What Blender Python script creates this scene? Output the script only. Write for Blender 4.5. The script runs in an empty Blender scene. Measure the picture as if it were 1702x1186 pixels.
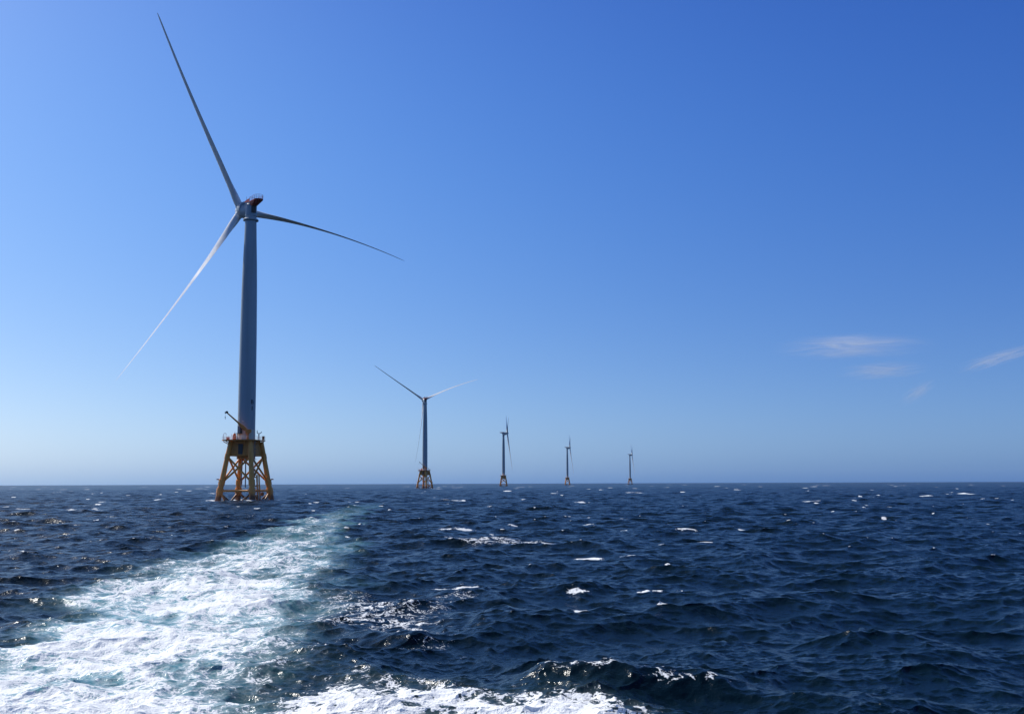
import bpy, math, random
import numpy as np
from mathutils import Vector, Matrix

R = math.radians
sc = bpy.context.scene
col = sc.collection

# ------------------------------------------------------------------ camera
CAM_H = 5.7
F_PX, W_PX, H_PX = 1680.0, 1702.0, 1186.0
PP_Y = 643.7                                   # principal point row (the photo is a crop)
PITCH = math.atan((802.5 - PP_Y) / F_PX)
cam_data = bpy.data.cameras.new('camera')
cam = bpy.data.objects.new('camera', cam_data)
col.objects.link(cam)
cam.location = (0, 0, CAM_H)
cam.rotation_euler = (Matrix.Rotation(R(90) + PITCH, 3, 'X') @ Matrix.Rotation(-0.00354, 3, 'Z')).to_euler()
cam_data.sensor_width = 36.0
cam_data.lens = 36.0 * F_PX / W_PX
cam_data.shift_y = (PP_Y - H_PX / 2) / W_PX
cam_data.clip_start = 0.5
cam_data.clip_end = 60000
sc.camera = cam
sc.render.resolution_x, sc.render.resolution_y = 1024, 713

# ------------------------------------------------------------------ light
SUN_EL, SUN_AZ = R(46), R(-56)                 # azimuth measured from +Y towards +X
SKY_FIT = [(-4.958, 2.18, 4.608, -5.119, -0.407), (-4.612, 1.768, 5.471, -6.543, 0.69), (-2.858, 1.118, 2.909, -3.435, 0.908)]
world = bpy.data.worlds.new('World')
sc.world = world
world.use_nodes = True
wn = world.node_tree
wn.nodes.clear()
sky = wn.nodes.new('ShaderNodeTexSky')
sky.sky_type = 'NISHITA'
sky.sun_disc = False
sky.sun_elevation = SUN_EL
sky.sun_rotation = SUN_AZ
sky.altitude = 0
sky.air_density = 1.0
sky.dust_density = 0.6
sky.ozone_density = 3.0
def wmath(op, a, b=0.0, c=None):
    nd = wn.nodes.new('ShaderNodeMath')
    nd.operation = op
    for i_, v_ in enumerate((a, b, c)):
        if v_ is None:
            continue
        if isinstance(v_, bpy.types.NodeSocket):
            wn.links.new(v_, nd.inputs[i_])
        else:
            nd.inputs[i_].default_value = v_
    return nd.outputs[0]


# the clear maritime sky is bluer and more contrasty than the plain model: a tone curve per channel, by elevation
wtc = wn.nodes.new('ShaderNodeTexCoord')
wsx = wn.nodes.new('ShaderNodeSeparateXYZ')
wn.links.new(wtc.outputs['Generated'], wsx.inputs[0])
welv = wmath('MINIMUM', wmath('MAXIMUM', wsx.outputs[2], 0.0), 0.45)
wmr = wn.nodes.new('ShaderNodeMapRange')
wmr.interpolation_type = 'SMOOTHSTEP'
wn.links.new(wsx.outputs[2], wmr.inputs['Value'])
wmr.inputs['From Min'].default_value = 0.46
wmr.inputs['From Max'].default_value = 0.72
wblend = wmr.outputs[0]
wsep = wn.nodes.new('ShaderNodeSeparateColor')
wn.links.new(sky.outputs[0], wsep.inputs[0])
wcom = wn.nodes.new('ShaderNodeCombineColor')
for ch_, (a_, g_, b_, c_, d_) in enumerate(SKY_FIT):
    tone = wmath('POWER', wsep.outputs[ch_], g_)
    poly = wmath('MULTIPLY_ADD', wmath('MULTIPLY_ADD', welv, c_, b_), welv, a_ + math.log(10.0))
    poly = wmath('EXPONENT', wmath('MULTIPLY_ADD', wmath('EXPONENT', wmath('MULTIPLY', welv, -1 / 0.07)), d_, poly))
    high = wmath('MULTIPLY', wsep.outputs[ch_], (0.62, 0.72, 0.80)[ch_])
    fit_ = wmath('MULTIPLY', tone, poly)
    both = wmath('ADD', fit_, wmath('MULTIPLY', wmath('SUBTRACT', high, fit_), wblend))
    wn.links.new(wmath('MINIMUM', both, 16.0), wcom.inputs[ch_])
bgn = wn.nodes.new('ShaderNodeBackground')
bgn.inputs['Strength'].default_value = 0.10
wout = wn.nodes.new('ShaderNodeOutputWorld')
wn.links.new(wcom.outputs[0], bgn.inputs[0])
wn.links.new(bgn.outputs[0], wout.inputs[0])

sun_data = bpy.data.lights.new('sun', 'SUN')
sun_data.energy = 4.4
sun_data.angle = R(0.5)
sun_data.color = (1.0, 0.965, 0.91)
sun = bpy.data.objects.new('sun', sun_data)
col.objects.link(sun)
sdir = Vector((math.sin(SUN_AZ) * math.cos(SUN_EL), math.cos(SUN_AZ) * math.cos(SUN_EL), math.sin(SUN_EL)))
sun.rotation_euler = sdir.to_track_quat('Z', 'Y').to_euler()
sun.location = (-200, 150, 300)

vs = sc.view_settings
vs.view_transform = 'Standard'
vs.look = 'None'
vs.gamma = 1
vs.use_curve_mapping = False
vs.exposure = 0.0
cy = sc.cycles
cy.use_denoising = True
cy.max_bounces = 6
cy.diffuse_bounces = 2
cy.glossy_bounces = 3
cy.transmission_bounces = 2
cy.volume_bounces = 1
cy.sample_clamp_indirect = 6.0

# ------------------------------------------------------------------ helpers
class Nodes:
    def __init__(self, name):
        self.m = bpy.data.materials.new(name)
        self.m.use_nodes = True
        self.t = self.m.node_tree
        self.t.nodes.clear()
        self.out = self.t.nodes.new('ShaderNodeOutputMaterial')

    def n(self, typ, **kw):
        nd = self.t.nodes.new('ShaderNode' + typ)
        for k, v in kw.items():
            setattr(nd, k, v)
        return nd

    def link(self, a, b):
        self.t.links.new(a, b)

    def put(self, sock, v):
        if isinstance(v, bpy.types.NodeSocket):
            self.t.links.new(v, sock)
        else:
            sock.default_value = v

    def math(self, op, a, b=0.0, c=None, clamp=False):
        nd = self.n('Math', operation=op, use_clamp=clamp)
        self.put(nd.inputs[0], a)
        self.put(nd.inputs[1], b)
        if c is not None:
            self.put(nd.inputs[2], c)
        return nd.outputs[0]

    def mix(self, f, a, b):
        nd = self.n('Mix', data_type='RGBA')
        self.put(nd.inputs[0], f)
        self.put(nd.inputs[6], a)
        self.put(nd.inputs[7], b)
        return nd.outputs[2]

    def noise(self, vec, scale, detail=4, rough=0.55, dist=0.0):
        nd = self.n('TexNoise')
        self.put(nd.inputs['Vector'], vec)
        nd.inputs['Scale'].default_value = scale
        nd.inputs['Detail'].default_value = detail
        nd.inputs['Roughness'].default_value = rough
        nd.inputs['Distortion'].default_value = dist
        return nd

    def smooth(self, v, lo, hi, a=0.0, b=1.0):
        nd = self.n('MapRange', interpolation_type='SMOOTHSTEP')
        self.put(nd.inputs['Value'], v)
        self.put(nd.inputs['From Min'], lo)
        self.put(nd.inputs['From Max'], hi)
        nd.inputs['To Min'].default_value = a
        nd.inputs['To Max'].default_value = b
        return nd.outputs[0]


def paint(name, base, dirt, rough=0.45, scale=0.6, amount=0.5, splash=None, metallic=0.0, stretch=0.35):
    """Painted steel with uneven weathering; splash = colour of growth near the waterline."""
    k = Nodes(name)
    tc = k.n('TexCoord')
    mp = k.n('Mapping')
    k.link(tc.outputs['Object'], mp.inputs[0])
    mp.inputs['Scale'].default_value = (1, 1, stretch)
    nz = k.noise(mp.outputs[0], scale, 6, 0.62)
    f = k.smooth(nz.outputs[0], 0.42, 0.75, 0, amount)
    c = k.mix(f, (*base, 1), (*dirt, 1))
    if splash:
        geo = k.n('NewGeometry')
        sx = k.n('SeparateXYZ')
        k.link(geo.outputs['Position'], sx.inputs[0])
        zz = k.math('ADD', sx.outputs[2], k.math('MULTIPLY', nz.outputs[0], -2.4))
        c = k.mix(k.smooth(zz, -0.3, 1.9, 1, 0), c, (*splash, 1))
        # redder primer showing through the paint of the splash zone
        c2 = k.mix(k.smooth(zz, 1.2, 5.0, 0.32, 0), c, (0.42, 0.13, 0.035, 1))
        c = c2
    p = k.n('BsdfPrincipled')
    k.put(p.inputs['Base Color'], c)
    k.put(p.inputs['Roughness'], k.smooth(nz.outputs[0], 0.3, 0.8, rough - 0.08, rough + 0.2))
    p.inputs['Metallic'].default_value = metallic
    k.link(p.outputs[0], k.out.inputs[0])
    return k.m


M = {
    'tower': paint('tower_paint', (0.33, 0.39, 0.43), (0.25, 0.28, 0.29), 0.38, 0.5, 0.6, stretch=0.05),
    'tower_base': paint('tower_base_paint', (0.62, 0.58, 0.50), (0.36, 0.30, 0.22), 0.5, 0.9, 0.6),
    'blade': paint('blade_gelcoat', (0.74, 0.76, 0.77), (0.62, 0.63, 0.63), 0.3, 0.2, 0.4),
    'yellow': paint('yellow_paint', (0.86, 0.365, 0.07), (0.52, 0.20, 0.04), 0.5, 0.7, 0.7, splash=(0.035, 0.028, 0.02)),
    'yellow_dark': paint('darker_yellow_paint', (0.64, 0.24, 0.04), (0.36, 0.14, 0.03), 0.55, 0.8, 0.8),  # darker yellow, unevenly dirtied like the rest; girder, deck and crane
    'red': paint('red_paint', (0.36, 0.035, 0.03), (0.20, 0.03, 0.025), 0.5, 1.0, 0.5),
    'dark': paint('dark_metal', (0.035, 0.035, 0.037), (0.06, 0.05, 0.04), 0.5, 1.5, 0.5),
    'white': paint('white_paint', (0.72, 0.72, 0.70), (0.5, 0.47, 0.42), 0.5, 1.5, 0.5),
    'orange': paint('orange_plastic', (0.62, 0.14, 0.03), (0.4, 0.1, 0.03), 0.5, 1.5, 0.5),
    'grey': paint('grey_steel', (0.22, 0.22, 0.22), (0.14, 0.12, 0.10), 0.5, 1.5, 0.5),
    'letter': paint('black_lettering', (0.02, 0.02, 0.022), (0.03, 0.03, 0.03), 0.5, 1.5, 0.3),
}


class MB:
    """Collects simple shapes and links them as ONE mesh object."""
    def __init__(self):
        self.v, self.f = [], []

    def add(self, vs_, fs):
        b = len(self.v)
        self.v += [tuple(q) for q in vs_]
        self.f += [tuple(b + i for i in q) for q in fs]

    def rings(self, rings, cap0=True, cap1=True, closed=True):
        n = len(rings[0])
        vv = [p for r_ in rings for p in r_]
        ff = []
        for i in range(len(rings) - 1):
            for j in range(n if closed else n - 1):
                a, b_ = i * n + j, i * n + (j + 1) % n
                ff.append((a, b_, b_ + n, a + n))
        if cap0:
            ff.append(tuple(range(n - 1, -1, -1)))
        if cap1:
            ff.append(tuple(range((len(rings) - 1) * n, len(rings) * n)))
        self.add(vv, ff)
        return self

    def tube(self, p0, p1, r0, r1=None, n=12, caps=True):
        r1 = r0 if r1 is None else r1
        p0, p1 = Vector(p0), Vector(p1)
        d = (p1 - p0).normalized()
        a = d.orthogonal().normalized()
        b = d.cross(a)
        rr = []
        for p, r_ in ((p0, r0), (p1, r1)):
            rr.append([p + (a * math.cos(t) + b * math.sin(t)) * r_ for t in (2 * math.pi * i / n for i in range(n))])
        return self.rings(rr, caps, caps)

    def lathe(self, prof, n=32, axis='Z', origin=(0, 0, 0)):
        o = Vector(origin)
        rr = []
        for r_, h in prof:
            ring = []
            for i in range(n):
                t = 2 * math.pi * i / n
                x, y = r_ * math.cos(t), r_ * math.sin(t)
                ring.append(o + (Vector((x, y, h)) if axis == 'Z' else Vector((h, x, y))))
            rr.append(ring)
        return self.rings(rr)

    def box(self, c, s, rot=0.0, bevel=0.0):
        c = Vector(c)
        x, y, z = (q / 2 for q in s)
        m = Matrix.Rotation(rot, 3, 'Z')
        if bevel <= 0:
            pts = [(-x, -y), (x, -y), (x, y), (-x, y)]
        else:
            e = bevel
            pts = [(-x + e, -y), (x - e, -y), (x, -y + e), (x, y - e), (x - e, y), (-x + e, y), (-x, y - e), (-x, -y + e)]
        rr = [[c + m @ Vector((px, py, h)) for px, py in pts] for h in (-z, z)]
        return self.rings(rr)

    def path(self, pts, r, n=8):
        for a, b in zip(pts[:-1], pts[1:]):
            self.tube(a, b, r, n=n)
        return self

    def build(self, name, mat, parent=None, smooth=True, angle=38):
        me = bpy.data.meshes.new(name)
        me.from_pydata(self.v, [], self.f)
        me.materials.append(mat)
        if smooth:
            me.polygons.foreach_set('use_smooth', [True] * len(me.polygons))
            try:
                me.set_sharp_from_angle(angle=R(angle))
            except Exception:
                pass
        me.update()
        o = bpy.data.objects.new(name, me)
        col.objects.link(o)
        if parent is not None:
            o.parent = parent
        return o


def lerp(a, b, t):
    return Vector(a) + (Vector(b) - Vector(a)) * t

# ------------------------------------------------------------------ the sea
rng = np.random.default_rng(11)


def vnoise(x, y, seed):
    """Smooth value noise 0..1 on numpy arrays."""
    g = np.random.default_rng(seed).random((256, 256)).astype(np.float32)
    xi, yi = np.floor(x).astype(np.int64), np.floor(y).astype(np.int64)
    fx, fy = (x - xi).astype(np.float32), (y - yi).astype(np.float32)
    fx, fy = fx * fx * (3 - 2 * fx), fy * fy * (3 - 2 * fy)
    x0, x1, y0, y1 = xi % 256, (xi + 1) % 256, yi % 256, (yi + 1) % 256
    return (g[y0, x0] * (1 - fx) + g[y0, x1] * fx) * (1 - fy) + (g[y1, x0] * (1 - fx) + g[y1, x1] * fx) * fy


def fbm(x, y, seed, oct_=4):
    s, a, t = 0, 1.0, 0
    for i in range(oct_):
        s = s + a * vnoise(x * 2 ** i + 17.3 * i, y * 2 ** i + 5.1 * i, seed + i)
        t += a
        a *= 0.55
    return s / t


def smooth(x, a, b):
    t = np.clip((x - a) / (b - a), 0, 1)
    return t * t * (3 - 2 * t)


WIND = R(-102)                                  # the waves run towards the viewer
HS, LP = 0.80, 12.0                             # significant height, peak wavelength
CHOP = 1.4


def spectrum(L, N, seed):
    k1 = 2 * np.pi * np.fft.fftfreq(N, L / N)
    kx, ky = np.meshgrid(k1, k1)
    k = np.hypot(kx, ky)
    k[0, 0] = 1
    th = np.arctan2(ky, kx)
    kp = 2 * np.pi / LP
    w, wp = np.sqrt(9.81 * k), math.sqrt(9.81 * kp)
    sg = np.where(w < wp, 0.07, 0.09)
    gam = 2.2 ** np.exp(-((w - wp) ** 2) / (2 * sg ** 2 * wp ** 2))
    S = k ** -4.0 * (1 + 0.12 * np.clip(k / 2.2, 0, 4)) * np.exp(-1.25 * (kp / k) ** 2) * gam       # 2-D density before spreading
    dth = th - WIND
    sprd = np.clip(4.5 * (k / kp) ** -0.35, 1.1, 6)
    D = np.abs(np.cos(dth / 2)) ** (2 * sprd)
    D = D * (1 + 0.3 * sprd)
    P = S * D
    P[0, 0] = 0
    g = np.random.default_rng(seed)
    h = (g.normal(size=(N, N)) + 1j * g.normal(size=(N, N))) * np.sqrt(P / 2) * (2 * np.pi / L)
    return kx, ky, k, h


TILES = [(233.0, 1024, 31.0, 3, [(40, 240), (16, 40), (8, 16), (4, 8), (2, 4), (1.0, 2)]),
         (29.7, 1024, 12.0, 5, [(0.45, 1.0), (0.2, 0.45)])]
bands = []                                      # (lmin, lmax, L, rotation, [h, dx, dy, crest])
scale = None
for L, N, rotd, seed, bl in TILES:
    kx, ky, k, h = spectrum(L, N, seed)
    if scale is None:
        f = np.real(np.fft.ifft2(h)) * N * N
        scale = (HS / 4) / f.std()
    h = h * scale
    for lo, hi in bl:
        lam = 2 * np.pi / k
        m = ((lam >= lo) & (lam < hi)).astype(float)
        m[0, 0] = 0
        hb = h * m * N * N
        Z = np.real(np.fft.ifft2(hb)).astype(np.float32)
        DX = np.real(np.fft.ifft2(1j * kx / k * hb)).astype(np.float32)
        DY = np.real(np.fft.ifft2(1j * ky / k * hb)).astype(np.float32)
        DIV = np.real(np.fft.ifft2(-k * hb)).astype(np.float32)     # divergence of the horizontal shift
        mss = float(np.mean(np.gradient(Z, L / N, axis=0) ** 2 + np.gradient(Z, L / N, axis=1) ** 2))
        bands.append((lo, hi, L, N, R(rotd), np.stack([Z, DX, DY, DIV], -1), mss))


def sample(T, u, v):
    N = T.shape[0]
    x0 = np.floor(u).astype(np.int32)
    y0 = np.floor(v).astype(np.int32)
    fx = (u - x0).astype(np.float32)[:, None]
    fy = (v - y0).astype(np.float32)[:, None]
    x0 %= N
    y0 %= N
    x1, y1 = (x0 + 1) % N, (y0 + 1) % N
    return (T[y0, x0] * (1 - fx) + T[y0, x1] * fx) * (1 - fy) + (T[y1, x0] * (1 - fx) + T[y1, x1] * fx) * fy


# radial grid about the boat: fine rows and columns where the sea is looked at, coarse elsewhere
rr = [0.05, 2, 4, 6, 8, 10, 12, 14, 16]
while rr[-1] < 14000:
    r_ = rr[-1]
    rr.append(r_ + max(0.045, min(r_ * r_ / 5760 * 0.38, 0.11 + 0.0030 * max(r_ - 40, 0))))
rr = np.array(rr)
fine = np.arange(-35.0, 35.001, 0.068)
side, a = [], 35.0
st = 0.068
while a < 178:
    st = min(st * 1.14, 4.0)
    a += st
    side.append(a)
side = [q for q in side if q < 178.5]
ang = np.radians(np.concatenate([[-q for q in reversed(side)], fine, side]))
NR, NA = len(rr), len(ang)
print('sea grid', NR, NA, NR * NA)
RR, AA = np.meshgrid(rr, ang, indexing='ij')
X = (RR * np.sin(AA)).ravel()
Y = (RR * np.cos(AA)).ravel()
RAD = RR.ravel()
dR = np.gradient(rr)
dA = np.gradient(ang)
SP = np.maximum(dR[:, None], (rr[:, None] * dA[None, :]) * 1.0).ravel()

H = np.zeros(NR * NA, np.float32)
SX = np.zeros_like(H)
SY = np.zeros_like(H)
CREST = np.zeros_like(H)
lost = np.zeros_like(H)
for lo, hi, L, N, ro, T, mss in bands:
    lm = math.sqrt(lo * hi)
    w = np.clip((lm / SP - 1.7) / 2.0, 0, 1).astype(np.float32)
    lost += (1 - w ** 2) * mss
    idx = np.nonzero(w > 0)[0]
    c, s = math.cos(ro), math.sin(ro)
    # waves are rotated back so that the tile axes and the wind stay independent
    u = (X[idx] * c + Y[idx] * s) / L * N
    v = (-X[idx] * s + Y[idx] * c) / L * N
    q = sample(T, u, v) * w[idx][:, None]
    H[idx] += q[:, 0]
    SX[idx] += q[:, 1] * c - q[:, 2] * s
    SY[idx] += q[:, 1] * s + q[:, 2] * c
    if lo >= 1.0:
        CREST[idx] += q[:, 3]

# --- the boat's wake: churned water and foam, in metres on the sea plane
wd = np.array([0, 25, 30, 35, 44, 52, 62, 77, 113, 174, 213, 300])
wl = np.array([-11, -15.0, -17.0, -18.5, -20.7, -22.3, -24.0, -25.5, -29.0, -34.0, -37.0, -44.0])
wr = np.array([-3.0, -5.8, -7.4, -8.0, -8.2, -9.2, -11.2, -13.6, -19.2, -27.0, -30.0, -37.0])
lft = np.interp(Y, wd, wl)
rgt = np.interp(Y, wd, wr)
n1 = fbm(X / 7.0, Y / 9.0, 101)
n2 = fbm(X / 2.6 + 9, Y / 3.4, 201)
n3 = fbm(X / 14.0, Y / 22.0, 301, 3)
n4 = fbm(X / 1.15 + 3, Y / 1.5, 231, 3)
st_ = 1 - np.abs(2 * fbm((X + 0.17 * Y) / 2.3, Y / 7.5, 251, 3) - 1) * 2.6   # streaks left along the track
jit = (n1 - 0.5) * 7 + (n2 - 0.5) * 3.0
wid = np.maximum(rgt - lft, 1)
e = np.clip(wid * 0.22, 1.2, 4.5)
inside = smooth(X + jit, lft - e, lft + e) * (1 - smooth(X + jit, rgt - e, rgt + e))
fade = np.interp(Y, [0, 40, 60, 85, 120, 180, 230, 290], [0.47, 0.48, 0.45, 0.37, 0.275, 0.16, 0.09, 0.0])
cen = 1 - np.abs((X - (lft + rgt) / 2) / wid)
foam = inside * fade * (0.55 + 0.95 * (n2 - 0.45) + 0.65 * (n1 - 0.5) + 0.60 * (n4 - 0.5) + 0.30 * (st_ - 0.35)) * (0.72 + 0.45 * cen)
foam += inside * 0.10 * np.exp(-((X + jit * 0.4 - (lft + rgt) / 2 - 0.8) / 3.6) ** 2) * (1 - smooth(Y, 40, 75))
H += (inside * smooth(Y, 12, 20) * (1 - smooth(Y, 90, 200)) * (0.26 * (n4 - 0.5) + 0.34 * (n2 - 0.5))).astype(np.float32)
foam = np.where(foam > 0.45, 0.45 + 0.24 * np.tanh((foam - 0.45) / 0.24), foam)
aer = inside * np.interp(Y, [0, 60, 120, 200, 260, 310], [1.0, 1.0, 0.85, 0.42, 0.15, 0])
# loose filaments to the right of the wake
lo_d = smooth(Y, 22, 28) * (1 - smooth(Y, 48, 66))
side_f = lo_d * smooth(X + jit, -13, -7) * (1 - smooth(X + jit, -3.5, 1.0)) * 0.25 * smooth(n1, 0.36, 0.62)
foam = np.maximum(foam, side_f)
# stern-wave foam in front
yb = Y + jit * 0.28 - np.interp(X, [-8, -5, -2.5, -0.5, 1, 3.5, 5], [32.5, 32.2, 31.2, 29.0, 28.2, 27.4, 25.8])
xb = X + jit * 0.35
band_f = smooth(xb, -7.5, -4.5) * (1 - smooth(xb, 2.0, 5.2)) * (1 - smooth(yb, -3.4, 1.4)) * smooth(Y, 15, 20)
foam = np.maximum(foam, band_f * np.minimum(0.355 + 0.9 * (n2 - 0.47) + 0.3 * (n1 - 0.5) + 0.6 * (n4 - 0.5), 0.64))
aer = np.maximum(aer * (0.50 + 0.9 * (n3 - 0.25)) * (0.35 + 0.65 * np.maximum(smooth(foam, 0.05, 0.3), smooth(Y, 70, 110))), band_f * 0.12)

# steep stern wave with its dark near face
def ridge(x0, y0, x1, y1, width, height):
    """A crested swell between two points: gentle far side, steep near side."""
    dx, dy = x1 - x0, y1 - y0
    ln = math.hypot(dx, dy)
    t = ((X - x0) * dx + (Y - y0) * dy) / ln ** 2
    d = ((X - x0) * -dy + (Y - y0) * dx) / ln
    wob = (fbm(X / 1.7, Y / 1.7, 401, 3) - 0.5) * width * 0.9
    d = d + wob
    prof = np.where(d > 0, np.exp(-(d / (width * 1.25)) ** 2), np.exp(-(np.abs(d) / (width * 0.8)) ** 1.6))
    return height * prof * smooth(t, -0.12, 0.22) * (1 - smooth(t, 0.78, 1.12)), d, t

rg, rd, rt = ridge(-0.2, 29.6, 6.6, 27.4, 1.15, 0.74)
H += rg
rg2, _, _ = ridge(6.0, 27.0, 11.5, 25.6, 1.0, 0.34)
H += rg2
rg3, _, _ = ridge(-6.3, 39.5, -3.4, 36.8, 0.8, 0.42)
H += rg3
foam = np.maximum(foam, 0.24 * np.exp(-((rd + 0.1) / 0.4) ** 2) * smooth(rt, -0.1, 0.15) * (1 - smooth(rt, 0.85, 1.05)) * (n2 > 0.42))

# --- whitecaps, and foam painted for sun sparkle: (x, y, half length along the crest, half depth, strength, slant)
CAPS = [(-6.5, 124, 4.2, 0.75, 1.0, 0.02), (8.0, 162, 3.3, 0.8, 1.0, 0.03), (5.8, 77.6, 1.9, 0.75, 1.0, 0.10),
        (8.9, 78.5, 1.3, 0.5, 1.0, 0.2), (-2.6, 57.6, 1.3, 0.40, 0.75, 0.3), (-3.9, 57.2, 0.9, 0.3, 0.5, 0.0),
        (7.2, 53.6, 1.3, 0.45, 0.9, 0.12), (9.4, 55.0, 0.75, 0.4, 0.95, -0.1), (3.5, 53.6, 1.3, 0.35, 0.55, 0.0),
        (203, 462, 14.0, 3.2, 1.0, 0.02), (66, 560, 14.0, 3.0, 0.9, 0.0), (13.0, 92.0, 1.3, 0.45, 0.9, 0.0),
        (17.4, 92.5, 1.4, 0.4, 0.9, 0.05), (12.5, 120, 1.5, 0.5, 0.9, 0.1), (21.0, 122, 2.2, 0.5, 0.85, 0.0),
        (17.5, 125, 1.5, 0.5, 0.8, 0.0), (10.2, 138, 1.5, 0.6, 0.9, 0.0), (28.0, 122, 1.5, 0.5, 0.8, 0.0),
        (-2.0, 97, 9.5, 2.2, 0.42, -0.1), (1.5, 93, 6.0, 1.3, 0.36, -0.25), (15.5, 42.0, 1.6, 0.7, 0.33, 0.0),
        (3.0, 42.8, 0.5, 0.25, 0.9, 0.1), (-96, 228, 11.0, 2.2, 0.52, -0.25), (-114, 236, 8.0, 2.0, 0.45, -0.25),  # the wide patch at far left is foam painted in place of sun sparkle
        (-71, 178, 5.0, 1.5, 0.5, 0.1), (-88, 300, 5.5, 1.2, 0.7, 0.0), (-40, 262, 3.5, 0.9, 0.7, 0.0),
        (39, 238, 3.5, 1.5, 0.8, 0.0), (88, 300, 4.5, 1.6, 0.8, 0.0), (130, 372, 5.5, 2.0, 0.9, 0.0),
        (160, 395, 5.0, 2.0, 0.8, 0.0), (-20, 330, 6, 2.0, 0.8, 0.0), (20, 290, 4, 1.5, 0.8, 0.0)]
CAPS = [(a_, b_, c_ * 0.52, d_, e_, f_) for a_, b_, c_, d_, e_, f_ in CAPS]
g = np.random.default_rng(77)
for i in range(240):                            # the many small ones further out
    d = 95 * math.exp(g.random() ** 0.8 * 3.3)
    az = R(g.uniform(-31, 31))
    wth = d * 0.0050 * (0.3 + 0.7 * g.random() ** 2.5)
    CAPS.append((d * math.tan(az), d, max(wth, 0.25), max(0.25, wth * 0.2, (0.15 + 0.0035 * (d - 40)) * 0.8), g.uniform(0.8, 1.15), g.uniform(-0.15, 0.15)))
AZ = np.arctan2(X, Y)
order_r = rr
for cx, cy_, ln, dp, stg, sl in CAPS:
    rc = math.hypot(cx, cy_)
    i0, i1 = np.searchsorted(order_r, [rc - 2.5 * max(ln, dp) - 1, rc + 2.5 * max(ln, dp) + 1])
    i0, i1 = max(i0 - 1, 0), min(i1 + 1, NR)
    da = (2.5 * ln + 1) / rc
    j0, j1 = np.searchsorted(ang, [math.atan2(cx, cy_) - da, math.atan2(cx, cy_) + da])
    if i1 <= i0 or j1 <= j0:
        continue
    ii = (np.arange(i0, i1)[:, None] * NA + np.arange(j0, j1)[None, :]).ravel()
    x, y = X[ii] - cx, Y[ii] - cy_ - sl * (X[ii] - cx)
    arc = 0.18 * ln * (1 - np.cos(np.clip(x / ln, -2, 2) * 1.3)) + (vnoise(X[ii] / (0.35 * ln), Y[ii] * 0 + cx, 501) - 0.5) * dp * 1.3
    y = y + arc
    mask = np.exp(-np.abs(x / ln) ** 3) * np.where(y > 0, np.exp(-(y / (0.8 * dp)) ** 2), np.exp(-(y / (1.0 * dp)) ** 2))
    trail = np.exp(-np.abs(x / (1.2 * ln)) ** 3) * np.where(y > 0, np.exp(-(y / (3.2 * dp)) ** 2), np.exp(-(y / dp) ** 2))
    foam[ii] = np.maximum(foam[ii], 0.34 * stg * trail * (rc < 320))
    foam[ii] = np.maximum(foam[ii], 0.88 * stg * np.minimum(mask * 1.2, 1.0) * (0.55 + 0.8 * vnoise(X[ii] / (0.22 * ln), Y[ii] / (0.5 * dp), 502)))
    H[ii] += (0.17 * min(dp, 1.3) * np.exp(-(x / (1.25 * ln)) ** 2)
              * np.where(y > 0, np.exp(-(y / (2.6 * dp)) ** 2), np.exp(-(y / (1.3 * dp)) ** 2))).astype(np.float32)

# breaking crests of the random sea itself
brk = smooth(-CREST * CHOP + (n2 - 0.5) * 0.25, 0.78, 1.15) * 0.75
foam = np.maximum(foam, brk * smooth(RAD, 20, 45))
# broken water round the legs of the nearest jacket is added below, once it stands
BASES = [(-92.6, 352.0, R(0)), (-102.2, 1185.0, R(-14)), (-17.3, 2000.0, R(9)), (154.2, 2840.0, R(20)), (415.6, 3580.0, R(-8))]
LEG_AZ = [R(a_) for a_ in (30, 120, 210, 300)]
for bx_, by_, br in BASES[:3]:
    for la in LEG_AZ:
        lx, ly = bx_ + 9.8 * math.cos(la + br), by_ + 9.8 * math.sin(la + br)
        dd = np.hypot(X - lx, (Y - ly) * 0.6)
        foam = np.maximum(foam, 1.0 * np.exp(-(dd / 2.5) ** 2) * (0.45 + n1))

PX = X + CHOP * SX
PY = Y + CHOP * SY
PZ = H
# horizontal shift keeps crests sharp; sign chosen so that crests narrow
me = bpy.data.meshes.new('sea')
nv = NR * NA
me.vertices.add(nv)
co = np.empty((nv, 3), np.float32)
co[:, 0], co[:, 1], co[:, 2] = PX, PY, PZ
me.vertices.foreach_set('co', co.ravel())
ri = np.arange(NR - 1)[:, None] * NA
ci = np.arange(NA)[None, :]
cn = (ci + 1) % NA
quads = np.stack([ri + ci, ri + NA + ci, ri + NA + cn, ri + cn], -1).reshape(-1, 4)
nf = len(quads)
me.loops.add(nf * 4)
me.loops.foreach_set('vertex_index', quads.astype(np.int32).ravel()[:])
me.polygons.add(nf)
me.polygons.foreach_set('loop_start', np.arange(0, nf * 4, 4, dtype=np.int32))
me.polygons.foreach_set('use_smooth', np.ones(nf, bool))
for nm, arr in (('foam', foam), ('aerated', aer), ('lost_slope', lost)):
    at = me.attributes.new(nm, 'FLOAT', 'POINT')
    at.data.foreach_set('value', np.asarray(arr, np.float32))
me.update(calc_edges=True)
me.validate()
sea = bpy.data.objects.new('sea', me)
col.objects.link(sea)
sea['kind'] = 'structure'
sea['label'] = 'dark blue choppy sea with a white foaming boat wake'

k = Nodes('sea_water')
geo = k.n('NewGeometry')
pos = geo.outputs['Position']
aF = k.n('Attribute', attribute_name='foam').outputs['Fac']
aA = k.n('Attribute', attribute_name='aerated').outputs['Fac']
aL = k.n('Attribute', attribute_name='lost_slope').outputs['Fac']
flat = k.n('VectorMath', operation='MULTIPLY')
k.link(pos, flat.inputs[0])
flat.inputs[1].default_value = (1, 1, 0)
P2 = flat.outputs[0]
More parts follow.
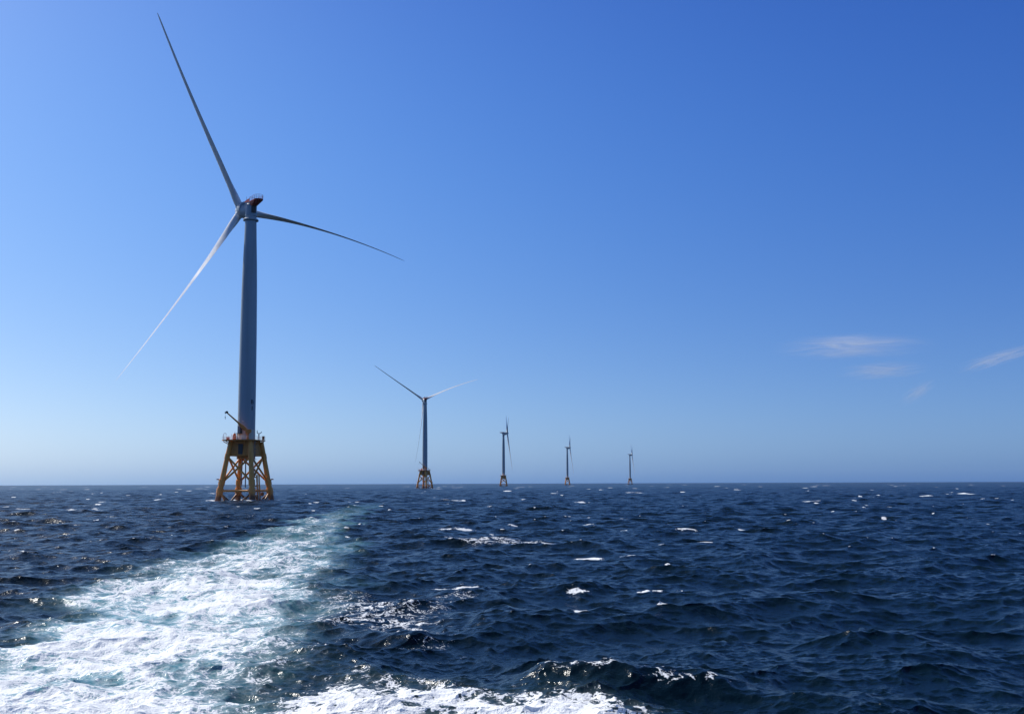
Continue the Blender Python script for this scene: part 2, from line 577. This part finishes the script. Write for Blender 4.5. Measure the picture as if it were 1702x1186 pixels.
# swirl the pattern
wz = k.noise(P2, 0.55, 3, 0.55)
wv = k.n('VectorMath', operation='MULTIPLY_ADD')
k.link(wz.outputs['Color'], wv.inputs[0])
wv.inputs[1].default_value = (1.7, 1.7, 0)
k.link(P2, wv.inputs[2])
PW = wv.outputs[0]


def ridged(vec, sc_, det, ro):
    nz_ = k.noise(vec, sc_, det, ro)
    d_ = k.math('ABSOLUTE', k.math('SUBTRACT', nz_.outputs[0], 0.5))
    return k.math('SUBTRACT', 1.0, k.math('MULTIPLY', d_, 5.0), clamp=True)


r1 = ridged(PW, 0.75, 4, 0.55)
r2 = ridged(PW, 2.1, 4, 0.6)
r3 = ridged(P2, 6.0, 2, 0.5)
nb = k.noise(PW, 1.2, 6, 0.65)
pat = k.math('ADD', k.math('MULTIPLY', r1, 0.30), k.math('MULTIPLY', r2, 0.36))
pat = k.math('ADD', pat, k.math('MULTIPLY', r3, 0.18))
pat = k.math('ADD', pat, k.math('MULTIPLY', k.math('SUBTRACT', nb.outputs[0], 0.2), 0.34))
thr = k.math('SUBTRACT', 1.02, k.math('MULTIPLY', aF, 0.98))
lo_ = k.math('SUBTRACT', thr, 0.03)
hi_ = k.math('ADD', thr, 0.07)
mask = k.smooth(pat, lo_, hi_)
thin = k.smooth(pat, k.math('SUBTRACT', thr, 0.34), k.math('ADD', thr, 0.06), 0.0, 0.52)
mask = k.math('MAXIMUM', mask, k.math('MULTIPLY', thin, k.math('MULTIPLY', aA, 1.0, clamp=True)))
gate = k.smooth(aF, 0.03, 0.12)
mask = k.math('MULTIPLY', mask, gate)
mask = k.math('MULTIPLY', mask, 0.95)
# water body
deep = (0.0013, 0.0085, 0.0165, 1)
turq = (0.15, 0.37, 0.42, 1)
body = k.mix(k.math('MULTIPLY', aA, 1.0, clamp=True), deep, turq)
# small ripples the mesh is too coarse for
b1 = k.noise(P2, 3.2, 3, 0.6)
b2 = k.noise(P2, 11.0, 3, 0.6)
bh = k.math('ADD', k.math('MULTIPLY', b1.outputs[0], 0.10), k.math('MULTIPLY', b2.outputs[0], 0.028))
bmp = k.n('Bump')
bmp.inputs['Strength'].default_value = 0.55
bmp.inputs['Distance'].default_value = 1.0
k.link(bh, bmp.inputs['Height'])
wat = k.n('BsdfPrincipled')
k.put(wat.inputs['Base Color'], body)
wat.inputs['IOR'].default_value = 1.333
wat.inputs['Specular IOR Level'].default_value = 0.18
al2 = k.math('MULTIPLY_ADD', aL, 0.06, 0.0006)
k.put(wat.inputs['Roughness'], k.math('POWER', al2, 0.25))
fac = k.noise(P2, 2.6, 4, 0.72)
fc = k.n('VectorMath', operation='SUBTRACT')
k.link(fac.outputs['Color'], fc.inputs[0])
fc.inputs[1].default_value = (0.5, 0.5, 0.5)
amp = k.math('MULTIPLY', k.math('SQRT', k.math('ADD', aL, 0.004)), 5.6)
cmb = k.n('CombineXYZ')
k.put(cmb.inputs[0], amp)
k.put(cmb.inputs[1], amp)
tl = k.n('VectorMath', operation='MULTIPLY_ADD')
k.link(fc.outputs[0], tl.inputs[0])
k.link(cmb.outputs[0], tl.inputs[1])
k.link(bmp.outputs[0], tl.inputs[2])
nrm = k.n('VectorMath', operation='NORMALIZE')
k.link(tl.outputs[0], nrm.inputs[0])
k.link(nrm.outputs[0], wat.inputs['Normal'])
fb = k.n('Bump')
fb.inputs['Strength'].default_value = 0.7
fb.inputs['Distance'].default_value = 0.12
k.link(pat, fb.inputs['Height'])
fo = k.n('BsdfPrincipled')
fo.inputs['Base Color'].default_value = (0.90, 0.92, 0.93, 1)
fo.inputs['Roughness'].default_value = 0.75
k.link(fb.outputs[0], fo.inputs['Normal'])
ms = k.n('MixShader')
k.link(mask, ms.inputs[0])
k.link(wat.outputs[0], ms.inputs[1])
k.link(fo.outputs[0], ms.inputs[2])
k.link(ms.outputs[0], k.out.inputs[0])
me.materials.append(k.m)

# ------------------------------------------------------------------ wind turbines
HUB_Z, OVER, TILT = 103.2, 7.7, R(5.4)


def leg_at(i, z):
    r_ = 9.3 + (5.55 - 9.3) * z / 19.5
    return Vector((r_ * math.cos(LEG_AZ[i]), r_ * math.sin(LEG_AZ[i]), z))


def blade_mesh(az, pitch):
    """One blade in rotor space: X forward along the shaft, rotor plane Y (left) Z (up)."""
    prof_r = [1.3, 3.0, 5.5, 9, 13, 18, 25, 34, 44, 54, 63, 69, 72.3, 73.3]
    chord = [2.7, 2.7, 2.85, 3.5, 4.0, 3.75, 3.1, 2.45, 1.9, 1.48, 1.18, 0.92, 0.68, 0.3]
    thick = [1.0, 1.0, 0.86, 0.62, 0.44, 0.34, 0.28, 0.25, 0.23, 0.21, 0.20, 0.19, 0.18, 0.18]
    twist = [16, 16, 16, 14, 11.5, 9, 6.5, 4.5, 3, 2, 1, 0.5, 0, 0]
    rb = [p_ for p_ in np.interp(np.linspace(0, 1, 40) ** 0.9 * 72.0 + 1.3, prof_r, prof_r)]
    rg_ = []
    n = 24
    ca, sa = math.cos(az), math.sin(az)
    span = Vector((0, -ca, sa))                 # az measured from the viewer's right when the rotor faces away
    chd = Vector((0, -sa, -ca))                 # trailing direction in the plane
    ax = Vector((1, 0, 0))
    for r_ in rb:
        c = np.interp(r_, prof_r, chord)
        th = np.interp(r_, prof_r, thick)
        tw = -(R(np.interp(r_, prof_r, twist)) + pitch)
        s = r_ / 73.3
        cen_ = span * r_ + ax * (3.2 * s) + chd * (4.0 * s * s)   # coned, and bent towards its pressure side
        # gravity sags the blade sideways when it lies level
        sag = 4.3 * abs(ca) * s * s
        ring = []
        round_ = float(np.clip((9 - r_) / 6.0, 0, 1))
        for i in range(n):
            t = 2 * math.pi * i / n
            ux = math.cos(t)
            # airfoil: blunt nose, thin tail
            xx = (0.5 - 0.5 * ux)
            yt = 5 * th * (0.2969 * math.sqrt(xx) - 0.126 * xx - 0.3516 * xx ** 2 + 0.2843 * xx ** 3 - 0.1036 * xx ** 4)
            yy = yt * (1 if math.sin(t) >= 0 else -0.75)
            ax_ = (xx - 0.32)
            cxr, cyr = -0.5 * ux, 0.5 * math.sin(t)
            u_ = ((1 - round_) * ax_ + round_ * cxr) * c
            w_ = ((1 - round_) * yy + round_ * cyr) * c
            u2 = u_ * math.cos(tw) - w_ * math.sin(tw)
            w2 = u_ * math.sin(tw) + w_ * math.cos(tw)
            ring.append(cen_ + chd * u2 + ax * w2 + Vector((0, 0, -sag)))
        rg_.append(ring)
    return rg_


def make_turbine(base, jrot, yaw, az0, label, marking=None, detail=True, pitch=R(82), crane_dir=None):
    root = bpy.data.objects.new('wind_turbine', None)
    root.empty_display_size = 5
    col.objects.link(root)
    root.location = (base[0], base[1], 0)
    root['label'] = label
    root['category'] = 'wind turbine'
    root['group'] = 'offshore wind turbines standing in a row'
    J = Matrix.Rotation(jrot, 4, 'Z')

    def put(o, m=J):
        o.matrix_local = m
        return o

    ns = 20 if detail else 10
    # jacket legs, each running down into the sea
    for i in range(4):
        mb = MB()
        a_, b_ = leg_at(i, -8.0), leg_at(i, 20.4)
        mb.tube(a_, b_, 1.12, 0.72, ns)
        if detail:
            for z, rw in ((3.4, 1.12), (6.3, 1.06), (15.2, 0.86)):
                d_ = (b_ - a_).normalized()
                q = leg_at(i, z)
                mb.tube(q - d_ * 0.9, q + d_ * 0.9, rw + 0.06, n=ns)
        put(mb.build('leg', M['yellow'], root))
    # braces
    for i in range(4):
        j = (i + 1) % 4
        for za, zb, r_ in ((15.2, 6.3, 0.34), (6.3, 15.2, 0.34), (2.8, -7.4, 0.36), (-7.4, 2.8, 0.36), (3.4, 3.4, 0.36)):
            mb = MB()
            p0, p1 = leg_at(i, za), leg_at(j, zb)
            off = Vector((0, 0, 0))
            if za < zb:                         # the second of a crossing pair passes inside the first
                m_ = (p0 + p1) / 2
                off = Vector((-m_.x, -m_.y, 0)).normalized() * 0.28
            mb.tube(p0 + off, p1 + off, r_, n=12 if detail else 8)
            put(mb.build('brace', M['yellow'], root))
    # transition piece: a box girder between the leg tops
    mb = MB()
    rr_ = []
    for z, s in ((15.3, 1.0), (15.5, 1.02), (19.6, 1.0), (20.5, 1.0)):
        ring = []
        for i in range(4):
            p = leg_at(i, z)
            q = leg_at((i + 1) % 4, z)
            ring += [p * 1, lerp(p, q, 0.5)]
        rr_.append([Vector((v_.x * s * 0.93, v_.y * s * 0.93, z)) for v_ in ring])
    mb.rings(rr_)
    mb.lathe([(2.9, 14.3), (3.1, 14.4), (3.1, 15.25)], 24)
    tp = put(mb.build('transition_piece', M['yellow_dark'], root))
    if detail:
        p, q = leg_at(2, 17.6), leg_at(3, 17.6)
        mid = lerp(p, q, 0.53) * 0.955
        mid.z = 17.7
        an = math.atan2((q - p).y, (q - p).x)
        MB().box(mid, (1.7, 0.5, 3.6), an, 0.05).build('dark_panel', M['dark'], tp)  # dark panel set on the girder face in place of a recess
        for s in (-0.35, 0.4):
            c = Vector((s * 1.6 - 0.4, -1.0, 0))
            put(MB().tube((c.x, c.y, 14.3), (c.x * 1.3, c.y, 4.5), 0.2, n=10).build('cable_tube', M['grey'], root))
    # deck
    mb = MB()
    dk = [(8.3 * math.cos(a_) - 0.75, 8.3 * math.sin(a_) - 0.3) for a_ in LEG_AZ]
    cor = []
    for i in range(4):
        a_, b_ = Vector(dk[i]), Vector(dk[(i + 1) % 4])
        cor += [a_ + (b_ - a_) * 0.12, a_ + (b_ - a_) * 0.88]
    mb.rings([[Vector((c.x, c.y, z)) for c in cor] for z in (20.6, 20.95)])
    for i in range(0, 8, 2):
        a_, b_ = cor[i], cor[i + 1]
        for t in (0.1, 0.5, 0.9):
            p = a_ + (b_ - a_) * t
            mb.tube((p.x, p.y, 20.45), (p.x * 0.72, p.y * 0.72, 19.2), 0.14, n=8)
    deck = put(mb.build('deck', M['yellow_dark'], root))
    mb = MB()
    for i in range(8):
        a_, b_ = cor[i] * 0.985, cor[(i + 1) % 8] * 0.985
        n = max(1, int((b_ - a_).length / 1.5))
        for j in range(n):
            p = a_ + (b_ - a_) * (j / n)
            mb.tube((p.x, p.y, 20.9), (p.x, p.y, 22.1), 0.045, n=6)
        for z in (21.5, 22.1):
            mb.tube((a_.x, a_.y, z), (b_.x, b_.y, z), 0.04, n=6)
    mb.build('railing', M['white'], deck)
    if detail:
        # gear standing on the deck, bolted down
        def dp(x, y, z=20.95):
            return (x, y, z)
        mb = MB()
        mb.path([dp(-7.9, 0.0), dp(-7.9, 0.0, 23.0), dp(-7.6, 0, 23.35), dp(-7.1, 0, 23.3), dp(-7.0, 0, 22.6)], 0.09)
        mb.build('davit', M['white'], deck)
        mb = MB()
        mb.tube(dp(4.6, -0.6), dp(4.6, -0.6, 23.2), 0.13, n=10)
        mb.path([dp(3.9, -0.6, 24.3), dp(3.95, -0.6, 23.3), dp(4.6, -0.6, 23.15), dp(5.2, -0.6, 23.35), dp(5.5, -0.6, 23.8)], 0.12)
        mb.build('signal_mast', M['grey'], deck)
        MB().box(dp(6.0, -0.2, 21.55), (0.8, 0.8, 1.2), 0.3, 0.08).box(dp(6.0, -0.2, 22.2), (0.9, 0.9, 0.1), 0.3).build('cabinet', M['orange'], deck)
        MB().box(dp(-6.1, -0.9, 21.4), (1.1, 0.8, 0.9), 0.2, 0.08).box(dp(-6.1, -0.9, 21.9), (1.2, 0.9, 0.1), 0.2).build('equipment_box', M['orange'], deck)
        mb = MB()
        mb.lathe([(0.62, 0), (0.72, 0.35), (0.66, 1.5), (0.42, 2.1), (0.2, 2.3)], 16, origin=dp(-3.75, -1.3))
        mb.tube(dp(-3.75, -1.3, 23.2), dp(-3.55, -1.3, 23.9), 0.06, n=6)
        mb.build('vent_cowl', M['orange'], deck)
        for x, y in ((-5.4, 0.8), (3.6, -2.2), (3.9, 1.4), (-2.2, -3.4)):
            mb = MB()
            mb.tube(dp(x, y), dp(x, y, 22.7), 0.06, n=8)
            mb.tube(dp(x, y, 22.7), dp(x, y, 23.0), 0.14, 0.1, n=8)
            mb.build('deck_lamp', M['white'], deck)
        # crane
        cx_, cy_2 = 1.7, -4.7
        mb = MB()
        mb.lathe([(0.62, 20.95), (0.62, 21.1), (0.5, 21.15), (0.48, 22.9), (0.75, 23.0), (0.75, 23.2)], 18, origin=(cx_, cy_2, 0))
        mb.box((cx_ + 0.2, cy_2, 23.8), (1.7, 1.4, 1.2), 0, 0.1)
        mb.box((cx_ + 0.95, cy_2, 23.9), (0.5, 1.1, 0.9), 0, 0.06)
        crane = put(mb.build('crane', M['yellow_dark'], root), Matrix())
        mb = MB()
        tip = Vector((cx_ - 7.4, cy_2, 30.3))
        foot = Vector((cx_ - 0.1, cy_2, 23.9))
        d_ = (tip - foot).normalized()
        up = Vector((-d_.z, 0, d_.x)) * -1
        rg_ = []
        for t, hh, ww in ((0, 0.42, 0.35), (0.22, 0.5, 0.35), (0.36, 0.36, 0.28), (0.4, 0.28, 0.24), (0.97, 0.2, 0.17), (1.0, 0.2, 0.17)):
            c = lerp(foot, tip, t)
            rg_.append([c + up * hh + Vector((0, -ww, 0)), c + up * hh + Vector((0, ww, 0)), c - up * hh + Vector((0, ww, 0)), c - up * hh + Vector((0, -ww, 0))])
        mb.rings(rg_)
        mb.tube(lerp(foot, tip, 0.08) - up * 0.6, lerp(foot, tip, 0.4) - up * 0.42, 0.14, n=8)
        boom = mb.build('boom', M['yellow_dark'], crane, angle=30)
        MB().tube(tip + Vector((0.1, -0.18, 0.05)), tip + Vector((0.1, 0.18, 0.05)), 0.42, n=14).box(tip + Vector((-0.25, 0, -0.1)), (0.7, 0.3, 0.5)).build('sheave', M['dark'], crane)
        mb = MB()
        hk = tip + Vector((-0.45, 0, -1.5))
        mb.tube(tip + Vector((-0.45, 0, -0.1)), hk, 0.035, n=6)
        mb.box(hk + Vector((0, 0, -0.2)), (0.22, 0.22, 0.5))
        mb.path([hk + Vector((0, 0, -0.45)), hk + Vector((0.16, 0, -0.62)), hk + Vector((0.05, 0, -0.8)), hk + Vector((-0.14, 0, -0.68))], 0.05, 6)
        mb.build('hook', M['dark'], crane)
        # boat landing with ladder, beside the nearest leg
        p0, p1 = leg_at(3, 0), leg_at(0, 0)
        side_ = (p1 - p0).normalized()
        outn = Vector((side_.y, -side_.x, 0))
        b0 = p0 + side_ * 2.6 + outn * 0.8
        t0 = leg_at(3, 9.0) + side_ * 1.5 + outn * 0.8
        mb = MB()
        for s in (0, 1.6):
            mb.tube(b0 + side_ * s + Vector((0, 0, -3)), Vector((b0.x, b0.y, 0)) + side_ * s + (t0 - b0).normalized() * 0 + Vector((-0.9, 0.6, 8.6)), 0.24, n=10)
        for z in np.arange(0.4, 8.6, 0.42):
            q = Vector((b0.x, b0.y, 0)) + Vector((-0.9, 0.6, 8.6)) * (z / 8.6)
            mb.tube(q + side_ * 0.45, q + side_ * 1.15, 0.05, n=6)
        for s in (0.45, 1.15):
            mb.tube(b0 + side_ * s, b0 + side_ * s + Vector((-0.9, 0.6, 9.6)), 0.07, n=6)
        for z in (1.8, 5.0, 8.0):
            q = Vector((b0.x, b0.y, 0)) + Vector((-0.9, 0.6, 8.6)) * (z / 8.6)
            mb.tube(q, leg_at(3, z), 0.2, n=8)
        bl = put(mb.build('boat_landing', M['yellow'], root))
        mb = MB()
        pc = leg_at(3, 8.8) + side_ * 1.9
        mb.box((pc.x, pc.y, 8.75), (2.6, 1.9, 0.18), math.atan2(side_.y, side_.x))
        for sx in (-1.2, 0, 1.2):
            q = pc + side_ * sx + outn * 0.85
            mb.tube((q.x, q.y, 8.8), (q.x, q.y, 9.9), 0.05, n=6)
        q0, q1 = pc - side_ * 1.2 + outn * 0.85, pc + side_ * 1.2 + outn * 0.85
        mb.tube((q0.x, q0.y, 9.9), (q1.x, q1.y, 9.9), 0.05, n=6)
        mb.build('landing_platform', M['yellow_dark'], bl)
        mb = MB()
        l0 = leg_at(3, 8.8) + side_ * 1.3 + outn * 0.5
        l1 = leg_at(3, 20.6) + side_ * 1.3 + outn * 0.9
        for s in (-0.3, 0.3):
            mb.tube(l0 + side_ * s, l1 + side_ * s, 0.06, n=6)
        for t in np.linspace(0.03, 0.97, 26):
            c = lerp(l0, l1, t)
            mb.tube(c - side_ * 0.3, c + side_ * 0.3, 0.04, n=6)
        for t in np.linspace(0.25, 0.95, 8):
            c = lerp(l0, l1, t)
            mb.path([c + side_ * 0.4, c + side_ * 0.4 + outn * 0.7, c - side_ * 0.4 + outn * 0.7, c - side_ * 0.4], 0.05, 6)
        mb.build('caged_ladder', M['grey'], bl)
        MB().lathe([(0.1, 0), (0.5, 0.2), (0.62, 0.7), (0.5, 1.2), (0.1, 1.4)], 14, origin=(b0.x + 0.6, b0.y + 2.8, 1.6)).build('fender', M['orange'], bl)
        # small light brackets on the outer legs
        for i, s in ((2, -1), (0, 1)):
            p = leg_at(i, 7.2)
            mb = MB()
            mb.tube(p, p + Vector((s * 1.5, 0, 0)), 0.12, n=8)
            mb.box(p + Vector((s * 1.55, 0, 0.15)), (0.8, 0.6, 0.35), 0, 0.05)
            put(mb.build('light_bracket', M['orange'], root))
    # tower
    mb = MB()
    mb.lathe([(3.15, 20.95), (3.15, 21.2), (3.03, 21.25), (3.03, 24.6)], 48)
    base_ring = mb.build('tower_base', M['tower_base'], root)
    mb = MB()
    mb.lathe([(3.0, 24.6), (2.98, 40), (2.86, 58), (2.66, 73), (2.45, 83), (2.15, 92), (1.97, 98.9)], 64)
    for z, r_ in ((44.5, 2.955), (70.0, 2.70)):  # bolted joints between tower cans
        mb.lathe([(r_ + 0.0, z - 0.12), (r_ + 0.035, z - 0.1), (r_ + 0.035, z + 0.1), (r_, z + 0.12)], 64)
    tower = mb.build('tower', M['tower'], root)
    if detail:
        # door with its porch, on the left of the tower
        da = R(-122)
        dv = Vector((math.cos(da), math.sin(da), 0))
        c = dv * 3.02
        MB().box((c.x, c.y, 24.45), (0.5, 1.9, 2.5), da, 0.06).build('door', M['grey'], tower)
        mb = MB()
        mb.box((dv.x * 3.7, dv.y * 3.7, 23.1), (1.5, 2.2, 0.15), da)
        mb.tube((dv.x * 4.2, dv.y * 4.2, 20.95), (dv.x * 4.2, dv.y * 4.2, 23.1), 0.1, n=8)
        mb.box((dv.x * 3.6 + 0.9, dv.y * 3.6 - 0.3, 24.4), (0.8, 0.5, 2.4), da, 0.05)
        mb.build('porch', M['dark'], tower)
        MB().box((math.cos(R(-98)) * 3.05, math.sin(R(-98)) * 3.05, 27.4), (0.35, 0.6, 0.22), R(-98)).build('wall_lamp', M['white'], tower)
    if marking:
        # stacked letters wrapped on the tower
        for ch, z in marking:
            cu = bpy.data.curves.new('marking', 'FONT')
            cu.body = ch
            cu.size = 2.1
            cu.extrude = 0.02
            cu.offset = 0.035
            cu.align_x = 'CENTER'
            tmp = bpy.data.objects.new('marking', cu)
            col.objects.link(tmp)
            bpy.context.view_layer.update()
            mm = bpy.data.meshes.new_from_object(tmp.evaluated_get(bpy.context.evaluated_depsgraph_get()))
            bpy.data.objects.remove(tmp)
            a0 = R(-90) + math.asin(1.75 / 2.97) + math.atan2(base[0], base[1]) * -1
            rt_ = 2.985
            for v_ in mm.vertices:
                a_ = a0 + v_.co.x / rt_
                rad_ = rt_ + 0.02 + v_.co.z
                v_.co = (rad_ * math.cos(a_), rad_ * math.sin(a_), z + v_.co.y)
            mm.materials.clear()
            mm.materials.append(M['letter'])
            o = bpy.data.objects.new('marking', mm)
            col.objects.link(o)
            o.parent = tower
    # nacelle group; yaw = 0 faces straight away from the viewer, positive turns to the left
    hz = Vector((-math.sin(yaw), math.cos(yaw), 0))
    Y4 = Matrix.Rotation(math.atan2(hz.y, hz.x), 4, 'Z')
    mb = MB()
    mb.lathe([(2.0, 98.6), (2.68, 98.7), (2.7, 99.1), (2.55, 99.25), (1.95, 99.3), (1.95, 100.2), (2.1, 100.25), (2.1, 100.6), (2.0, 100.7), (2.0, 104.2), (1.7, 104.6), (0.6, 104.75)], 40)
    # cast frame tapering forward to the generator
    rg_ = []
    for x, r_, zc in ((-0.6, 1.75, 102.4), (0.8, 2.0, 102.5), (2.2, 2.45, 102.75), (3.35, 2.75, 103.0)):
        rg_.append([Vector((x, r_ * math.cos(t), zc + r_ * math.sin(t))) for t in (2 * math.pi * i / 28 for i in range(28))])
    mb.rings(rg_)
    # roof fairing between the generator and the deck behind
    mb.rings([[Vector((x, y, z)) for y, z in ((-1.35, z0), (1.35, z0), (1.35, z1), (-1.35, z1))] for x, z0, z1 in ((3.6, 104.6, 105.75), (0.8, 104.0, 105.4), (-1.5, 103.6, 105.0))])
    nac = put(mb.build('nacelle', M['tower'], root), Y4)
    MB().box((-2.1, 0, 102.6), (0.5, 1.7, 2.6), 0, 0.15).build('rear_vent', M['dark'], nac)
    # red winch deck: a narrow rounded platform behind the tower top
    out = [(-1.6, -1.45), (-5.6, -1.6), (-6.6, -1.35), (-7.3, -0.6), (-7.3, 0.6), (-6.6, 1.35), (-5.6, 1.6), (-1.6, 1.45)]
    low = [(-1.6, -1.0), (-2.6, -1.0), (-2.8, -0.9), (-3.0, -0.4), (-3.0, 0.4), (-2.8, 0.9), (-2.6, 1.0), (-1.6, 1.0)]
    mb = MB()
    mb.rings([[Vector((x, y, 103.7)) for x, y in low], [Vector((x, y, 105.0)) for x, y in out], [Vector((x, y, 105.3)) for x, y in out]])
    hd = mb.build('winch_deck', M['red'], nac, smooth=False)
    # sloping side panels of the walkway towards the generator
    for s in (-1, 1):
        mb = MB()
        mb.rings([[Vector((x, s * 1.4 + y, z)) for y, z in ((-0.06, z0), (0.06, z0), (0.06, z1), (-0.06, z1))] for x, z0, z1 in ((-1.55, 105.02, 106.35), (0.6, 105.3, 106.3), (2.4, 105.55, 105.95))])
        mb.build('side_panel', M['red'], nac, smooth=False)
    mb = MB()
    for (ax_, ay_), (bx2, by2) in zip(out[:-1], out[1:]):
        n = max(1, int(math.hypot(bx2 - ax_, by2 - ay_) / 1.3))
        for j in range(n + 1):
            x, y = ax_ + (bx2 - ax_) * j / n * 1.0, ay_ + (by2 - ay_) * j / n
            mb.tube((x * 0.99, y * 0.97, 105.25), (x * 0.99, y * 0.97, 106.75), 0.05, n=6)
        for z in (105.75, 106.25, 106.75):
            mb.tube((ax_ * 0.99, ay_ * 0.97, z), (bx2 * 0.99, by2 * 0.97, z), 0.038, n=6)
    mb.tube((-1.6 * 0.99, -1.4, 106.75), (-1.6 * 0.99, 1.4, 106.75), 0.038, n=6)
    mb.build('deck_railing', M['red'], hd)
    MB().tube((2.6, 0.6, 105.3), (2.6, 0.6, 108.0), 0.05, n=6).build('weather_mast', M['grey'], nac)
    # rotor: generator drum, hub and blades share the tilted shaft
    C = Matrix.Translation((0, 0, HUB_Z)) @ Y4 @ Matrix.Rotation(-TILT, 4, 'Y')
    put(MB().lathe([(2.2, 3.0), (2.75, 3.15), (2.95, 3.3), (2.98, 3.6), (2.98, 5.5), (2.85, 5.75), (2.1, 5.85)], 56, axis='X').build('generator', M['tower'], root), C)
    C2 = C @ Matrix.Translation((OVER, 0, 0))
    mb = MB()
    mb.lathe([(1.6, -1.95), (1.9, -1.8), (2.05, -0.9), (2.05, 0.7), (1.85, 1.5), (1.35, 2.2), (0.6, 2.6), (0.05, 2.7)], 40, axis='X')
    azs = [az0 + R(120) * i for i in range(3)]
    for a_ in azs:
        sp = Vector((0, -math.cos(a_), math.sin(a_)))
        mb.tube(sp * 0.9, sp * 2.35, 1.5, 1.42, 28)
    hub = put(mb.build('hub', M['blade'], root), C2)
    if detail:
        MB().tube((1.2, -0.2, 1.7), (1.3, -0.3, 3.0), 0.06, n=6).build('wind_sensor', M['dark'], hub)
    for a_ in azs:
        mb = MB()
        mb.rings(blade_mesh(a_, pitch))
        put(mb.build('blade', M['blade'], root, angle=60), C2)
    return root


make_turbine(BASES[0], BASES[0][2], R(40.2), R(120.5),
             'largest wind turbine, grey, marked B1 above a small crane on its yellow lattice base',
             marking=(('B', 33.4), ('1', 31.2)))
make_turbine(BASES[1], BASES[1][2], R(18), R(147.4),
             'wind turbine seen from straight behind, two raised blades spread in a wide V', pitch=R(68))
make_turbine(BASES[2], BASES[2][2], R(-88), R(28),
             'tallest of the three edge-on wind turbines, long thin blade hanging beside its tower', detail=False, pitch=R(30))
make_turbine(BASES[3], BASES[3][2], R(-92), R(28),
             'edge-on wind turbine between the tallest edge-on one and the smallest one', detail=False, pitch=R(30))
make_turbine(BASES[4], BASES[4][2], R(-94), R(26),
             'smallest wind turbine, last of the row, far out on the horizon', detail=False, pitch=R(30))

# ------------------------------------------------------------------ high thin clouds
def cloud(x, y, z, sx, sy, sz, tilt_, roll_, dens, label, seed):
    mb = MB()
    n, rows = 28, 12
    rg_ = []
    for i in range(rows + 1):
        t = -math.pi / 2 + math.pi * i / rows
        t = max(min(t, 1.55), -1.55)
        rg_.append([Vector((math.cos(t) * math.cos(2 * math.pi * j / n), math.cos(t) * math.sin(2 * math.pi * j / n), math.sin(t))) for j in range(n)])
    mb.rings(rg_)
    k = Nodes('cloud_wisp')
    tc = k.n('TexCoord')
    L_ = k.n('VectorMath', operation='LENGTH')
    # the wisp is bent: thicker at one end, torn into strands
    sh = k.n('VectorMath', operation='ADD')
    nz0 = k.noise(tc.outputs['Object'], 1.3, 3, 0.5)
    of = k.n('VectorMath', operation='MULTIPLY_ADD')
    k.link(nz0.outputs['Color'], of.inputs[0])
    of.inputs[1].default_value = (0.0, 0.0, 1.1)
    of.inputs[2].default_value = (0.0, 0.0, -0.55)
    k.link(tc.outputs['Object'], sh.inputs[0])
    k.link(of.outputs[0], sh.inputs[1])
    k.link(sh.outputs[0], L_.inputs[0])
    mp = k.n('Mapping')
    k.link(sh.outputs[0], mp.inputs[0])
    mp.inputs['Location'].default_value = (seed * 3.1, seed * 1.7, seed)
    mp.inputs['Scale'].default_value = (0.8, 0.8, 4.2)
    mp.inputs['Rotation'].default_value = (0, 0.12, 0)
    nz = k.noise(mp.outputs[0], 1.6, 7, 0.66, 0.9)
    fall = k.math('POWER', k.smooth(L_.outputs['Value'], 0.0, 0.95, 1, 0), 1.4)
    d_ = k.math('MULTIPLY', fall, k.smooth(nz.outputs[0], 0.38, 0.74))
    pv = k.n('VolumePrincipled')
    pv.inputs['Color'].default_value = (1, 1, 1, 1)
    pv.inputs['Anisotropy'].default_value = 0.3
    k.put(pv.inputs['Density'], k.math('MULTIPLY', d_, dens))
    k.link(pv.outputs[0], k.out.inputs['Volume'])
    o = mb.build('cloud', k.m)
    o.location = (x, y, z)
    o.rotation_euler = (0, roll_, tilt_)
    o.scale = (sx, sy, sz)
    o['label'] = label
    o['category'] = 'cloud'
    o['group'] = 'thin white cloud wisps'
    return o


def at(px, py, Y_):
    u, v = (px - W_PX / 2) / F_PX, -(py - PP_Y) / F_PX
    ro = 0.00354
    a_, b_ = u * math.cos(ro) + v * math.sin(ro), -u * math.sin(ro) + v * math.cos(ro)
    d = (a_, math.cos(PITCH) - b_ * math.sin(PITCH), math.sin(PITCH) + b_ * math.cos(PITCH))
    return (d[0] * Y_ / d[1], Y_, CAM_H + d[2] * Y_ / d[1])


CY_ = 17000.0
PXM = CY_ / F_PX
cloud(*at(1420, 575, CY_), 170 * PXM, 900, 27 * PXM, 0, R(-1), 2.3e-3, 'longest and flattest thin cloud wisp, highest of the wisps over the sea', 1)
cloud(*at(1468, 615, CY_), 98 * PXM, 700, 19 * PXM, 0, R(-3), 2.3e-3, 'short flat cloud wisp just below the longest wisp', 2)
cloud(*at(1660, 594, CY_), 92 * PXM, 700, 17 * PXM, 0, R(-17), 2.7e-3, 'slanting bright cloud wisp with a hooked tip, at the edge of the sky', 3)
cloud(*at(1526, 650, CY_), 46 * PXM, 500, 15 * PXM, 0, R(-36), 2.3e-3, 'small steeply slanting cloud wisp under the two flat wisps', 4)

# ------------------------------------------------------------------ air
mb = MB().box((0, 0, 90.0), (32000, 32000, 212.0))
k = Nodes('haze_air')
pv = k.n('VolumePrincipled')
pv.inputs['Color'].default_value = (0.66, 0.82, 1.0, 1)
pv.inputs['Density'].default_value = 1.0e-5
pv.inputs['Anisotropy'].default_value = 0.2
k.link(pv.outputs[0], k.out.inputs['Volume'])
hz_ = mb.build('haze', k.m, smooth=False)
hz_['kind'] = 'stuff'
hz_['label'] = 'pale sea haze fading the far turbines'
